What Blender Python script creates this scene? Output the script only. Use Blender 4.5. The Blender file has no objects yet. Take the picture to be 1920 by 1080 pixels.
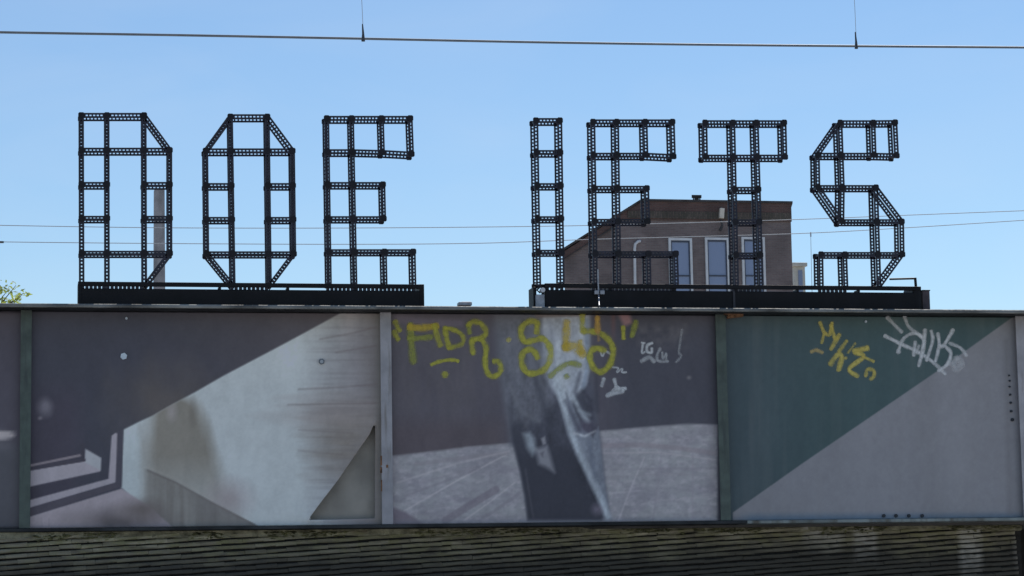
import bpy, bmesh, math, random
import numpy as np
from mathutils import Vector, Matrix, noise as mnoise
random.seed(7); rng = np.random.default_rng(5)
S = bpy.context.scene
COL = S.collection

# ------------------------------------------------------------------ camera
F, CX, CY = 4540.0, 960.0, 540.0            # focal length in pixels of a 1920 px wide frame
def _dir(vx, vy): return Vector(((vx-CX)/F, -(vy-CY)/F, -1.0)).normalized()
Xc = _dir(23800, 727)                        # world X (along the bridge) in camera axes
Zc = _dir(350, -35200)                       # world Z (up)
Zc = (Zc - Xc*Zc.dot(Xc)).normalized()
Yc = Zc.cross(Xc)
RW = Matrix((Xc, Yc, Zc))                    # camera axes -> world
CAM = Vector((0.0, -25.0, 1.7))
cam = bpy.data.cameras.new('camera'); camo = bpy.data.objects.new('camera', cam); COL.objects.link(camo)
cam.sensor_width = 36; cam.lens = 36*F/1920; cam.clip_start = 0.1; cam.clip_end = 6000
camo.matrix_world = Matrix.Translation(CAM) @ RW.to_4x4()
S.camera = camo

# ------------------------------------------------------------------ light
SUN_EL, SUN_AZ = 51.0, 28.0                  # sun stands behind the bridge, a little to the right
w = bpy.data.worlds.new('World'); S.world = w; w.use_nodes = True
nt = w.node_tree; nt.nodes.clear()
sky = nt.nodes.new('ShaderNodeTexSky'); sky.sky_type = 'NISHITA'; sky.sun_disc = False
sky.sun_elevation = math.radians(SUN_EL); sky.sun_rotation = math.radians(SUN_AZ)
sky.air_density = 1.12; sky.dust_density = 0.0; sky.ozone_density = 5.2; sky.altitude = 0
bg = nt.nodes.new('ShaderNodeBackground'); bg.inputs[1].default_value = 0.108
wo = nt.nodes.new('ShaderNodeOutputWorld')
wtc = nt.nodes.new('ShaderNodeTexCoord'); wmp = nt.nodes.new('ShaderNodeMapping'); wmp.inputs['Scale'].default_value = (1, 1, 3.2)
wnz = nt.nodes.new('ShaderNodeTexNoise'); wnz.inputs['Scale'].default_value = 7; wnz.inputs['Detail'].default_value = 7; wnz.inputs['Distortion'].default_value = .6
wmr = nt.nodes.new('ShaderNodeMapRange'); wmr.inputs[1].default_value = .45; wmr.inputs[2].default_value = .85; wmr.inputs[4].default_value = .16
wmx = nt.nodes.new('ShaderNodeMix'); wmx.data_type = 'RGBA'; wmx.inputs[7].default_value = (6.2, 7.0, 8.2, 1)     # thin high cirrus all over the sky
nt.links.new(wtc.outputs['Generated'], wmp.inputs[0]); nt.links.new(wmp.outputs[0], wnz.inputs[0]); nt.links.new(wnz.outputs['Fac'], wmr.inputs[0])
nt.links.new(wmr.outputs[0], wmx.inputs[0]); nt.links.new(sky.outputs[0], wmx.inputs[6]); nt.links.new(wmx.outputs[2], bg.inputs[0]); nt.links.new(bg.outputs[0], wo.inputs[0])
sl = bpy.data.lights.new('sun', 'SUN'); sl.energy = 4.5; sl.angle = math.radians(0.53); sl.color = (1.0, 0.95, 0.88)
so = bpy.data.objects.new('sun', sl); COL.objects.link(so)
az, el = math.radians(SUN_AZ), math.radians(SUN_EL)
sd = Vector((math.sin(az)*math.cos(el), math.cos(az)*math.cos(el), math.sin(el)))
so.rotation_euler = (-sd).to_track_quat('-Z', 'Y').to_euler(); so.location = (10, 30, 40)
S.view_settings.view_transform = 'Standard'; S.view_settings.look = 'None'
S.view_settings.exposure = 0.0; S.view_settings.gamma = 1.0; S.view_settings.use_curve_mapping = False

# ------------------------------------------------------------------ helpers
def at(px, py, Y):
    d = RW @ Vector(((px-CX)/F, -(py-CY)/F, -1.0))
    return CAM + d*((Y-CAM.y)/d.y)
def proj_np(P):                              # world points (n,3) -> picture coordinates
    M = np.array(RW.transposed()); q = (P-np.array(CAM)) @ M.T
    return CX + F*q[:,0]/-q[:,2], CY - F*q[:,1]/-q[:,2]
def X_at(px, py, Y): return at(px, py, Y).x
def Z_at(px, py, Y): return at(px, py, Y).z

def lin(r, g, b):
    return tuple(((c/255)/12.92 if c/255 <= .04045 else ((c/255+.055)/1.055)**2.4) for c in (r, g, b))

class MB:
    def __init__(self): self.v = []; self.f = []; self.m = []
    def hexa(self, c):                       # eight corners: bottom ring, top ring
        n = len(self.v); self.v += [tuple(p) for p in c]
        for q in ((0,3,2,1),(4,5,6,7),(0,1,5,4),(1,2,6,5),(2,3,7,6),(3,0,4,7)): self.f.append(tuple(n+i for i in q))
    def box(self, x0, x1, y0, y1, z0, z1):
        self.hexa([(x0,y0,z0),(x1,y0,z0),(x1,y1,z0),(x0,y1,z0),(x0,y0,z1),(x1,y0,z1),(x1,y1,z1),(x0,y1,z1)])
    def obox(self, c, u, v, n, a, b, d):     # centre, axes, half sizes
        c = Vector(c); u = Vector(u)*a; v = Vector(v)*b; n = Vector(n)*d
        self.hexa([c-u-v-n, c+u-v-n, c+u+v-n, c-u+v-n, c-u-v+n, c+u-v+n, c+u+v+n, c-u+v+n])
    def prism(self, pts, y0, y1):            # polygon in XZ extruded along Y
        n = len(self.v); k = len(pts)
        self.v += [(p[0], y0, p[1]) for p in pts] + [(p[0], y1, p[1]) for p in pts]
        self.f.append(tuple(n+i for i in range(k))); self.f.append(tuple(n+k+i for i in reversed(range(k))))
        for i in range(k):
            j = (i+1) % k; self.f.append((n+j, n+i, n+k+i, n+k+j))
    def tube(self, pts, r, seg=8, caps=True):
        pts = [Vector(p) for p in pts]; n0 = len(self.v)
        rs = r if isinstance(r, (list, tuple)) else [r]*len(pts)
        for i, p in enumerate(pts):
            t = (pts[min(i+1, len(pts)-1)]-pts[max(i-1, 0)]).normalized()
            a = Vector((0,1,0)) if abs(t.y) < .9 else Vector((1,0,0))
            u = t.cross(a).normalized(); v = t.cross(u)
            for k in range(seg):
                an = 2*math.pi*k/seg; self.v.append(tuple(p+(u*math.cos(an)+v*math.sin(an))*rs[i]))
        for i in range(len(pts)-1):
            for k in range(seg):
                a0 = n0+i*seg+k; a1 = n0+i*seg+(k+1) % seg; self.f.append((a0, a1, a1+seg, a0+seg))
        if caps:
            self.f.append(tuple(n0+k for k in reversed(range(seg)))); self.f.append(tuple(n0+(len(pts)-1)*seg+k for k in range(seg)))
    def build(self, name, mat, parent=None, bevel=0, smooth=False, recalc=True):
        me = bpy.data.meshes.new(name); me.from_pydata(self.v, [], self.f); me.update()
        if recalc:
            bm = bmesh.new(); bm.from_mesh(me); bmesh.ops.recalc_face_normals(bm, faces=bm.faces); bm.to_mesh(me); bm.free()
        if smooth: me.polygons.foreach_set('use_smooth', [True]*len(me.polygons))
        me.materials.append(mat)
        o = bpy.data.objects.new(name, me); COL.objects.link(o)
        if parent: o.parent = parent
        if bevel:
            b = o.modifiers.new('bevel', 'BEVEL'); b.width = bevel; b.segments = 2; b.limit_method = 'ANGLE'
        return o
def tag(o, label=None, cat=None, group=None, kind=None):
    for k, v in (('label', label), ('category', cat), ('group', group), ('kind', kind)):
        if v: o[k] = v
    return o
def thing(name, label, cat, group=None):
    o = bpy.data.objects.new(name, None); COL.objects.link(o); o.empty_display_size = .2
    return tag(o, label, cat, group)

def mat(name, col, rough=.6, metal=0.0, var=.12, scale=6.0, bump=0.0, bscale=60., spec=.5, streak=None, stretch=(1,1,1)):
    m = bpy.data.materials.new(name); m.use_nodes = True; t = m.node_tree; n = t.nodes; L = t.links
    b = n['Principled BSDF']; b.inputs['Roughness'].default_value = rough; b.inputs['Metallic'].default_value = metal
    b.inputs['Specular IOR Level'].default_value = spec
    tc = n.new('ShaderNodeTexCoord'); mp = n.new('ShaderNodeMapping'); mp.inputs['Scale'].default_value = stretch
    L.new(tc.outputs['Object'], mp.inputs[0])
    nz = n.new('ShaderNodeTexNoise'); nz.inputs['Scale'].default_value = scale; nz.inputs['Detail'].default_value = 8
    L.new(mp.outputs[0], nz.inputs[0])
    rp = n.new('ShaderNodeValToRGB'); e = rp.color_ramp.elements
    e[0].position = .3; e[1].position = .7
    e[0].color = (*[max(0, c*(1-var*1.6)) for c in col], 1); e[1].color = (*[min(1, c*(1+var*1.6)) for c in col], 1)
    L.new(nz.outputs['Fac'], rp.inputs[0]); out = rp.outputs[0]
    if streak:                               # vertical run-off stains of another colour
        sc, scol, lo, hi = streak
        mp2 = n.new('ShaderNodeMapping'); mp2.inputs['Scale'].default_value = (sc, sc, sc*.12); L.new(tc.outputs['Object'], mp2.inputs[0])
        n2 = n.new('ShaderNodeTexNoise'); n2.inputs['Scale'].default_value = 1; n2.inputs['Detail'].default_value = 6; L.new(mp2.outputs[0], n2.inputs[0])
        r2 = n.new('ShaderNodeMapRange'); r2.inputs[1].default_value = lo; r2.inputs[2].default_value = hi; L.new(n2.outputs['Fac'], r2.inputs[0])
        mx = n.new('ShaderNodeMix'); mx.data_type = 'RGBA'; L.new(r2.outputs[0], mx.inputs[0]); L.new(out, mx.inputs[6]); mx.inputs[7].default_value = (*scol, 1)
        out = mx.outputs[2]
    L.new(out, b.inputs['Base Color'])
    if bump:
        n3 = n.new('ShaderNodeTexNoise'); n3.inputs['Scale'].default_value = bscale; n3.inputs['Detail'].default_value = 5; L.new(tc.outputs['Object'], n3.inputs[0])
        bp = n.new('ShaderNodeBump'); bp.inputs['Strength'].default_value = bump; bp.inputs['Distance'].default_value = .02
        L.new(n3.outputs['Fac'], bp.inputs['Height']); L.new(bp.outputs[0], b.inputs['Normal'])
    return m

M = {}
M['black'] = mat('black_painted_steel', (.007,.007,.009), .55, 0, .25, 5, .1, 80, spec=.25)
M['letter'] = mat('dark_letter_steel', (.019,.018,.032), .45, 0, .35, 8, spec=.4)
M['letter_node'] = mat('letter_gusset_steel', (.010,.009,.014), .5, 0, .3, 8, spec=.3)
M['green'] = mat('green_girder_paint', (.085,.112,.095), .55, 0, .18, 7, .15, 40, streak=(14,(.04,.05,.05),.52,.75))
M['lavender'] = mat('grey_girder_paint', (.40,.385,.40), .55, 0, .10, 6, .15, 40, streak=(16,(.20,.17,.14),.58,.8))
M['flange'] = mat('dark_flange_paint', (.022,.024,.026), .6, 0, .3, 4, .25, 35, spec=.25)
M['flange_edge'] = mat('pale_flange_edge', (.20,.20,.185), .6, 0, .4, 2.2, .3, 30, spec=.3)
M['flange_low'] = mat('grey_green_flange_paint', (.22,.25,.24), .6, 0, .3, 3, .3, 35, streak=(8,(.10,.09,.07),.5,.7))
M['flange_dark'] = mat('grimy_dark_flange', (.035,.038,.040), .7, 0, .35, 3, .3, 35, spec=.25)
M['web'] = mat('bare_web_primer', (.38,.35,.305), .7, 0, .14, 3, .2, 25)
M['concrete'] = mat('weathered_concrete', (.30,.29,.30), .85, 0, .18, 3, .3, 30, streak=(6,(.2,.19,.19),.5,.75))
M['soffit'] = mat('deck_soffit', (.09,.085,.08), .85, 0, .3, 2, .3, 12)
M['white_paint'] = mat('white_window_paint', (.62,.63,.65), .5, 0, .06, 4)
M['sash'] = mat('dark_blue_sash', (.05,.06,.09), .4, 0, .1, 4)
M['galv'] = mat('galvanised_grey', (.36,.37,.40), .45, .3, .15, 20)
M['wire'] = mat('copper_wire_oxide', (.06,.06,.065), .5, .3, .1, 10)
M['wire_near'] = mat('oxidised_contact_wire', (.16,.18,.20), .5, .2, .1, 10)
M['wire_far'] = mat('bright_wire', (.40,.42,.45), .6, 0, .05, 10)
M['bolt'] = mat('pale_bolt', (.55,.60,.66), .4, .2, .1, 20)
M['bolt_dark'] = mat('dark_bolt', (.03,.035,.045), .5, .2, .2, 20)
M['rust'] = mat('rusty_steel', (.20,.10,.05), .85, 0, .4, 25, .4, 80)
M['box_red'] = mat('dull_red_brown_paint', (.085,.06,.065), .6, 0, .3, 10)
M['bark'] = mat('bark', (.10,.08,.06), .9, 0, .3, 10, .5, 30)
M['roofing'] = mat('dark_roof_felt', (.055,.05,.05), .85, 0, .25, 3)
M['pale'] = mat('pale_cabin_paint', (.62,.60,.52), .6, 0, .08, 3)

# ------------------------------------------------------------------ ground
def ground_mat():
    m = mat('grey_street_paving', (.37,.355,.33), .9, 0, .15, .6, .3, 8)
    return m
g = MB(); g.v = [(-3000,-3000,0),(3000,-3000,0),(3000,3000,0),(-3000,3000,0)]; g.f = [(0,1,2,3)]
tag(g.build('ground', ground_mat()), kind='structure')

# ------------------------------------------------------------------ the steel bridge
YP = 0.0                                     # front of the printed panels
YW = 0.12                                    # front of the steel web behind them
YF = -0.36                                   # front edge of the top flange
ZT = Z_at(960, 574.6, YF)                    # top of top flange
ZB = Z_at(960, 981.0, YP)                    # top of bottom flange
XL, XR = X_at(-260, 780, 0), X_at(2200, 780, 0)
br = thing('girder_bridge', 'long dark steel plate girder bridge carrying the printed panels and sign letters', 'bridge')
b = MB(); b.box(XL, XR, YW, YW+.02, ZB-.02, ZT-.03); b.build('web_plate', M['web'], br)
b = MB(); b.box(XL, XR, YF+.012, .34, ZT-.035, ZT-.001); b.build('top_flange', M['flange'], br, .004)
b = MB()                                     # rounded front lip, paler than the rest of the flange
prof = [(YF+.012, ZT-.040), (YF-.004, ZT-.036), (YF-.006, ZT-.022), (YF+.000, ZT-.008), (YF+.010, ZT)]
N = 240
for i in range(N+1):
    x = XL+(XR-XL)*i/N
    for (y, z) in prof:
        j = .0022*mnoise.noise(Vector((x*5, z*40, 3)))
        b.v.append((x, y+j, z+j))
k = len(prof)
for i in range(N):
    for a in range(k-1): b.f.append((i*k+a, (i+1)*k+a, (i+1)*k+a+1, i*k+a+1))
tag(b.build('flange_lip', M['flange_edge'], br, recalc=False), 'thin pale grey front edge of the top flange')
XM = X_at(1400, 976, -.1)
b = MB(); b.box(XL, XM, -.115, .34, ZB-.036, ZB-.002); b.build('bottom_flange', M['flange_dark'], br, .006)
b = MB(); b.box(XM+.004, XR, -.115, .34, ZB-.036, ZB-.002); tag(b.build('bottom_flange', M['flange_low'], br, .006), 'pale grey green right length of the bottom flange')
b = MB(); b.box(XL, XR, .345, 9.0, ZB-.06, ZB-.01); b.build('deck_slab', M['soffit'], br)
b = MB(); b.box(XL, XR, 9.0, 9.03, ZB-.06, ZT-.2); b.box(XL, XR, 8.8, 9.25, ZT-.2, ZT-.17); b.build('far_web_plate', M['web'], br)
def stiffener(pxt, pxb, wpx, m, label, rust=False):
    xa, xb = X_at(pxt, 590, -.075), X_at(pxb, 985, -.075)
    xm = (xa+xb)/2; hw = wpx/2/182
    s = MB(); s.box(xm-hw, xm+hw, -.085, -.07, ZB+.001, ZT-.037); s.box(xm-.008, xm+.008, -.0695, YW-.001, ZB+.001, ZT-.037)
    o = s.build('stiffener', m, br, .002); o['label'] = label
    if rust:
        for (x0, z0, a, h) in ((-hw-.004, .66, .008, .10), (-hw-.006, .56, .010, .06), (-hw-.003, .40, .006, .12), (.0, .60, .010, .03)):
            r = MB(); r.box(xm+x0-a, xm+x0+a, -.0885, -.0852, ZB+z0-h/2, ZB+z0+h/2); r.build('rust_patch', M['rust'], br)
    return xm
XS = [stiffener(49.5, 46, 20, M['green'], 'green painted vertical stiffener by the left picture edge'),
      stiffener(723, 726.5, 21, M['lavender'], 'pale grey vertical stiffener with rust spots, between the two photo murals', True),
      stiffener(1348.5, 1363, 20.5, M['green'], 'green painted vertical stiffener between jeans mural and green panel'),
      stiffener(1921, 1932, 34, M['lavender'], 'grey vertical stiffener at the right picture edge')]
for px in (-600+720,):                       # stiffeners out of the picture
    pass
b = MB(); b.obox(at(1378, 592, -.1), (1,0,.12), (0,0,1), (0,1,0), .085, .022, .03); b.obox(at(1366, 589, -.11), (1,0,-.2), (0,0,1), (0,1,0), .05, .016, .03)
tag(b.build('rust_flake', M['rust'], br), 'orange brown rust flake under the top flange')
b = MB(); b.obox(at(871, 570.5, -.1), (1,0,0), (0,0,1), (0,1,0), .07, .018, .06); b.obox(at(873, 568.5, -.1), (1,0,0), (0,0,1), (0,1,0), .05, .012, .05)
tag(b.build('splice_plate', M['galv'], br, .006), 'small grey plate on the flange between the two words')

# ------------------------------------------------------------------ printed panels (flat prints, colour per vertex)
ILLUM = np.array([.292, .340, .420])          # light that falls on the shaded girder front
def vnoise(x, y, sx, sy, seed, octv=4):
    r = np.random.default_rng(seed); out = np.zeros_like(x); amp = 1; tot = 0
    for o in range(octv):
        G = r.random((64, 64)); u = (x/sx) % 64; v = (y/sy) % 64
        i = np.floor(u).astype(int) % 64; j = np.floor(v).astype(int) % 64; fu = u-np.floor(u); fv = v-np.floor(v)
        fu = fu*fu*(3-2*fu); fv = fv*fv*(3-2*fv); i1 = (i+1) % 64; j1 = (j+1) % 64
        out += amp*((G[i,j]*(1-fu)+G[i1,j]*fu)*(1-fv)+(G[i,j1]*(1-fu)+G[i1,j1]*fu)*fv); tot += amp; amp *= .5; sx /= 2; sy /= 2
    return out/tot*2-1
def sdpoly(x, y, P):
    d = np.full(x.shape, 1e9); inside = np.zeros(x.shape, bool); n = len(P)
    for i in range(n):
        ax, ay = P[i]; bx, by = P[(i+1) % n]; ex, ey = bx-ax, by-ay
        t = np.clip(((x-ax)*ex+(y-ay)*ey)/(ex*ex+ey*ey+1e-9), 0, 1)
        d = np.minimum(d, np.hypot(x-ax-t*ex, y-ay-t*ey))
        c = ((ay > y) != (by > y)) & (x < (bx-ax)*(y-ay)/((by-ay) if by != ay else 1e-9)+ax); inside ^= c
    return np.where(inside, -d, d)
def dline(x, y, P):
    d = np.full(x.shape, 1e9)
    for (ax, ay), (bx, by) in zip(P[:-1], P[1:]):
        ex, ey = bx-ax, by-ay; t = np.clip(((x-ax)*ex+(y-ay)*ey)/(ex*ex+ey*ey+1e-9), 0, 1)
        d = np.minimum(d, np.hypot(x-ax-t*ex, y-ay-t*ey))
    return d
class Paint:
    def __init__(self, x, y, base):
        self.x, self.y = x, y; self.c = np.tile(np.array(base, float), (len(x), 1))
    def mix(self, m, col, a=1.0):
        m = np.clip(m*a, 0, 1)[:,None]; self.c = self.c*(1-m)+np.array(col, float)*m
    def poly(self, P, col, soft=2.5, a=1.0): self.mix(np.clip(.5-sdpoly(self.x, self.y, P)/soft, 0, 1), col, a)
    def line(self, P, wd, col, soft=2.5, a=1.0): self.mix(np.clip(.5-(dline(self.x, self.y, P)-wd/2)/soft, 0, 1), col, a)
    def glow(self, cx, cy, rx, ry, col, a=1.0, seed=1, rag=.35):
        r = np.hypot((self.x-cx)/rx, (self.y-cy)/ry)+rag*vnoise(self.x, self.y, 40, 60, seed)
        self.mix(np.clip(1.15-r, 0, 1)**1.2, col, a)
    def noise(self, sx, sy, amt, seed):
        self.c *= (1+amt*vnoise(self.x, self.y, sx, sy, seed))[:,None]

def paint_stairs(x, y):
    p = Paint(x, y, (54,57,69))
    p.mix(np.clip((x-250)/350, 0, 1), (66,66,75)); p.glow(300, 760, 120, 90, (72,71,74), .8, 3)
    p.mix(np.clip((170-x)/40, 0, 1)*np.clip((y-700)/60, 0, 1), (56,55,68), .7)
    wall = [(231,806),(258,792),(287,779),(315,763),(366,735),(418,705),(530,646),(649,582),(715,548),(715,1000),(320,1000),(228,914)]
    p.poly(wall, (140,151,162), 3.5)
    inw = np.clip(.5-sdpoly(x, y, wall)/4, 0, 1)
    def w(m, col, a): p.mix(m*inw, col, a)
    w(np.clip((x-560)/110+.12*vnoise(x, y, 40, 200, 4), 0, 1), (104,106,116), .95)
    w(np.clip(1-abs(x-655)/22, 0, 1)*np.clip((660-y)/50, 0, 1), (120,122,132), .7)
    w(np.clip((x-668)/42, 0, 1), (90,90,95), .8)
    w(np.clip(1.2-np.hypot((x-655)/95, (y-830)/85)+.35*vnoise(x, y, 70, 9, 5), 0, 1), (96,94,94), .75)
    w(np.clip(1.0-np.hypot((x-610)/140, (y-775)/50)+.35*vnoise(x, y, 90, 12, 6), 0, 1), (114,112,118), .6)
    w(np.clip((x-560)/60, 0, 1)*np.clip(.1+vnoise(x, y, 120, 5, 7), 0, 1), (80,78,84), .35)
    for P, a in (([(600,636),(660,625),(706,613)], .4), ([(630,661),(706,648)], .4), ([(560,730),(640,726),(708,720)], .4),
                 ([(540,759),(640,757),(708,756)], .4), ([(560,806),(660,812)], .25), ([(560,845),(640,852)], .25)):
        w(np.clip(1-dline(x, y, P)/3.2, 0, 1), (84,80,86), a)
    cxs = 328+.10*(y-760)                       # broad rust-brown run-off stain in the printed concrete
    sm = np.clip(1.25-abs(x-cxs)/np.maximum(46+.22*(y-760), 20)+.22*vnoise(x, y, 26, 90, 8), 0, 1)*np.clip((y-738)/25, 0, 1)
    w(np.clip(sm*1.8, 0, 1)*np.clip((1010-y)/160, .45, 1), (96,96,95), .9)
    w(np.clip(1-np.hypot((x-322)/14, (y-772)/26), 0, 1), (122,122,130), .8); w(np.clip(1-np.hypot((x-362)/12, (y-775)/40), 0, 1), (84,84,84), .6)
    w(np.clip(1-np.hypot((x-430)/60, (y-935)/50), 0, 1), (116,111,120), .7)
    low = np.clip(.5-sdpoly(x, y, [(262,874),(330,905),(400,944),(482,986),(482,1010),(320,1000),(262,944)])/5, 0, 1)*np.clip((x-268)/16, 0, 1)
    w(low, (98,100,104), .75); w(low*np.clip(.4+.9*vnoise(x, y, 10, 260, 11), 0, 1), (80,80,82), .6); w(low*np.clip((x-350)/30, 0, 1), (84,86,92), .5)
    w(np.clip(1-dline(x, y, [(277,882),(330,905),(400,944),(477,984)])/3.0, 0, 1), (80,79,83), .75)
    w(np.clip(1-dline(x, y, [(277,876),(330,898),(400,937)])/3.5, 0, 1), (122,123,126), .4)
    w(np.clip((268-x)/10, 0, 1)*np.clip((y-800)/20, 0, 1), (136,149,160), .7)
    T = lambda P: [(50+a/3.6, 700+c/3.6) for a, c in P]
    p.poly(T([(-40,985),(640,778),(830,900),(1010,1060),(-40,1100)]), (124,122,135), 3)
    p.glow(225, 978, 110, 34, (76,75,82), 1, 13, .25); p.glow(265, 955, 62, 26, (84,82,86), .9, 14, .25)
    p.poly(T([(-40,628),(360,545),(372,560),(-40,622+22)]), (104,101,112), 2)
    p.poly(T([(-40,668),(392,592),(398,512),(502,572),(498,662),(-40,778)]), (126,126,140), 2.5)
    p.poly(T([(398,512),(502,572),(500,655),(392,600)]), (128,136,148), 3, .8)
    p.poly(T([(574,420),(600,402),(622,410),(604,735),(-40,925),(-40,872),(552,712)]), (124,124,138), 2.5)
    p.poly(T([(612,395),(655,375),(642,765),(598,770),(606,560)]), (60,61,73), 2.5)
    p.poly(T([(600,742),(640,765),(-40,985),(-40,930)]), (64,64,76), 2.5)
    p.line(T([(-40,655),(388,585)]), 6, (58,58,70), 2); p.line(T([(378,480),(380,580)]), 5, (55,55,66), 3, .8)
    p.glow(86, 760, 18, 20, (96,98,112), .8, 17, .5); p.glow(75, 784, 5, 4, (100,100,112), .8, 18)
    for cx in (78, 92): p.line([(cx,972),(cx,986)], 2, (108,106,118), 2, .6)
    p.noise(14, 22, .035, 21); p.noise(90, 160, .05, 22); p.noise(4, 4, .03, 23)
    p.mix(np.clip((x-700)/12, 0, 1), (96,100,104), .5); p.mix(np.clip((y-985)/8, 0, 1), (70,70,80), .6)
    return p.c
def paint_jeans(x, y):
    p = Paint(x, y, (66,67,79))
    p.mix(np.clip((x-1120)/60, 0, 1), (58,61,73)); p.mix(np.clip(.5+.8*vnoise(x, y, 22, 260, 31), 0, 1)*np.clip((820-y)/60, 0, 1)*np.clip((960-x)/60, 0, 1), (76,76,84), .6)
    p.mix(np.clip((y-770)/40, 0, 1)*np.clip((960-x)/30, 0, 1), (68,65,73), .7)
    p.line([(745,597),(790,604),(862,606)], 14, (84,82,98), 8, .7)
    pav = [(730,856),(800,848),(880,838),(960,831),(1120,809),(1200,802),(1290,795),(1345,797),(1345,990),(730,990)]
    p.poly(pav, (113,118,129), 6)
    inp = np.clip(.5-sdpoly(x, y, pav)/4, 0, 1)
    def w(m, col, a): p.mix(m*inp, col, a)
    w(np.clip(.35+1.1*vnoise(x, y, 46, 18, 33), 0, 1), (102,104,118), .85); w(np.clip(.2+1.3*vnoise(x, y, 12, 7, 34), 0, 1), (134,136,150), .5); w(np.clip(.1+1.3*vnoise(x, y, 8, 5, 35), 0, 1), (92,93,107), .4)
    for P, wd, col, a in (([(758,958),(850,905),(950,852)], 3, (138,140,152), .6), ([(870,976),(920,940),(965,905)], 3, (140,142,154), .5),
                          ([(835,976),(880,948),(930,918)], 14, (88,86,100), .6), ([(780,870),(860,860),(950,850)], 8, (104,104,116), .5),
                          ([(1125,836),(1200,834),(1270,840),(1342,850)], 9, (104,102,114), .6), ([(1125,850),(1230,848),(1342,862)], 3, (134,134,146), .4),
                          ([(1208,858),(1185,910),(1160,975)], 3, (138,140,154), .5), ([(1299,850),(1299,975)], 3, (108,108,122), .5),
                          ([(790,905),(880,880)], 3, (104,104,118), .4), ([(1140,895),(1250,888),(1340,892)], 2.5, (108,108,120), .35), ([(1220,940),(1340,930)], 2.5, (128,128,142), .35),
                          ([(745,905),(860,868),(955,846)], 4, (136,138,150), .45), ([(760,930),(900,878)], 4, (98,98,112), .45), ([(900,976),(975,925)], 6, (96,96,110), .4),
                          ([(1145,880),(1340,878)], 4, (100,100,114), .35), ([(1240,850),(1225,975)], 3, (104,104,118), .35), ([(1145,925),(1200,920)], 3, (136,138,152), .4)):
        w(np.clip(.5-(dline(x, y, P)-wd/2)/3, 0, 1), col, a)
    p.poly([(730,948),(760,960),(800,985),(730,990)], (86,84,98), 6, .9)
    # the legs of the printed figure
    p.poly([(925,585),(1108,585),(1108,690),(1118,800),(1100,840),(958,835),(948,770),(935,700)], (76,81,94), 14)
    leg = [(950,700),(1102,680),(1116,740),(1122,800),(1128,850),(1134,905),(1144,974),(990,976),(984,930),(976,885),(962,830),(955,770)]
    p.poly(leg, (60,64,77), 10)
    dk = [(950,760),(1050,740),(1072,820),(1096,890),(1130,960),(1128,976),(990,976),(984,930),(976,885),(962,830)]
    p.mix(np.clip(.5-sdpoly(x, y, dk)/6, 0, 1)*np.clip((y-755)/110, 0, 1), (47,50,61))
    p.poly([(1016,585),(1105,585),(1106,690),(1098,722),(1078,745),(1062,770),(1046,745),(1030,725),(1014,690)], (122,132,149), 9)
    p.poly([(1030,640),(1050,640),(1062,720),(1072,770),(1060,780),(1044,730)], (134,145,160), 14, .8)
    p.line([(1100,600),(1101,690),(1094,725)], 6, (98,112,134), 7, .8)
    p.poly([(938,600),(1012,590),(1020,690),(1040,745),(1010,790),(962,790),(948,720)], (79,84,97), 22, .8)
    p.poly([(1060,735),(1075,760),(1090,800),(1112,820),(1122,800),(1128,850),(1134,905),(1143,965),(1120,930),(1096,880),(1075,830)], (90,98,114), 5)
    p.line([(1036,700),(1050,735),(1060,770),(1070,810),(1088,855),(1110,900),(1130,945),(1140,970)], 12, (128,140,156), 8, .85)
    p.line([(1075,745),(1090,772),(1102,790)], 9, (124,136,152), 6, .8)
    p.line([(1076,812),(1096,818),(1116,808)], 4, (132,140,154), 4, .8)
    p.glow(1098, 760, 15, 22, (52,56,68), .9, 43); p.glow(1100, 800, 20, 14, (62,62,78), .8, 44); p.line([(1096,735),(1108,752),(1110,785)], 5, (48,50,62), 5, .7)
    p.line([(1118,700),(1120,770)], 8, (54,57,69), 8, .8)
    p.line([(945,640),(960,690),(985,740)], 10, (84,90,103), 18, .5); p.line([(1000,745),(985,800)], 10, (70,74,86), 10, .7)
    p.poly([(980,812),(994,810),(1002,822),(1006,845),(998,855),(988,840)], (108,119,133), 10, .8); p.poly([(1004,842),(1026,836),(1034,862),(1040,886),(1024,876),(1010,870)], (110,115,129), 10, .8)
    p.poly([(1014,822),(1022,818),(1024,832),(1018,834)], (110,114,126), 4, .7); p.poly([(1012,850),(1020,846),(1018,858)], (70,72,84), 4, .7)
    p.line([(985,880),(1000,970)], 3, (66,68,80), 4, .6); p.glow(1120, 955, 14, 16, (92,90,108), .8, 45)
    fig = np.clip(.5-sdpoly(x, y, [(940,600),(1104,590),(1106,700),(1120,800),(1143,970),(1120,970),(1060,840),(985,840),(950,760)])/10, 0, 1)
    p.c *= (1+fig*(.15*vnoise(x, y, 12, 46, 81)+.10*vnoise(x, y, 5, 6, 83)))[:,None]
    for P, wd, col, a in (([(1030,600),(1040,660),(1034,715)], 8, (96,104,122), .5), ([(1062,600),(1070,660),(1066,720)], 7, (132,142,158), .5), ([(1088,700),(1078,735),(1096,765)], 5, (58,62,76), .7),
                          ([(1060,752),(1078,790),(1086,806)], 6, (52,55,70), .6), ([(1085,770),(1106,778)], 4, (126,138,154), .6), ([(1088,830),(1104,880),(1126,930)], 4, (112,120,136), .5),
                          ([(955,720),(975,770),(1010,790)], 6, (92,98,110), .45), ([(1000,700),(1020,760),(1030,800)], 9, (52,56,68), .5), ([(1104,826),(1116,900)], 4, (72,80,98), .5)):
        p.line(P, wd, col, 8, a)
    p.poly([(1000,585),(1100,585),(1100,592),(1006,596)], (88,84,88), 5, .8)
    p.poly([(1158,586),(1180,586),(1186,606),(1170,612)], (132,104,112), 8, .7)
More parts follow.
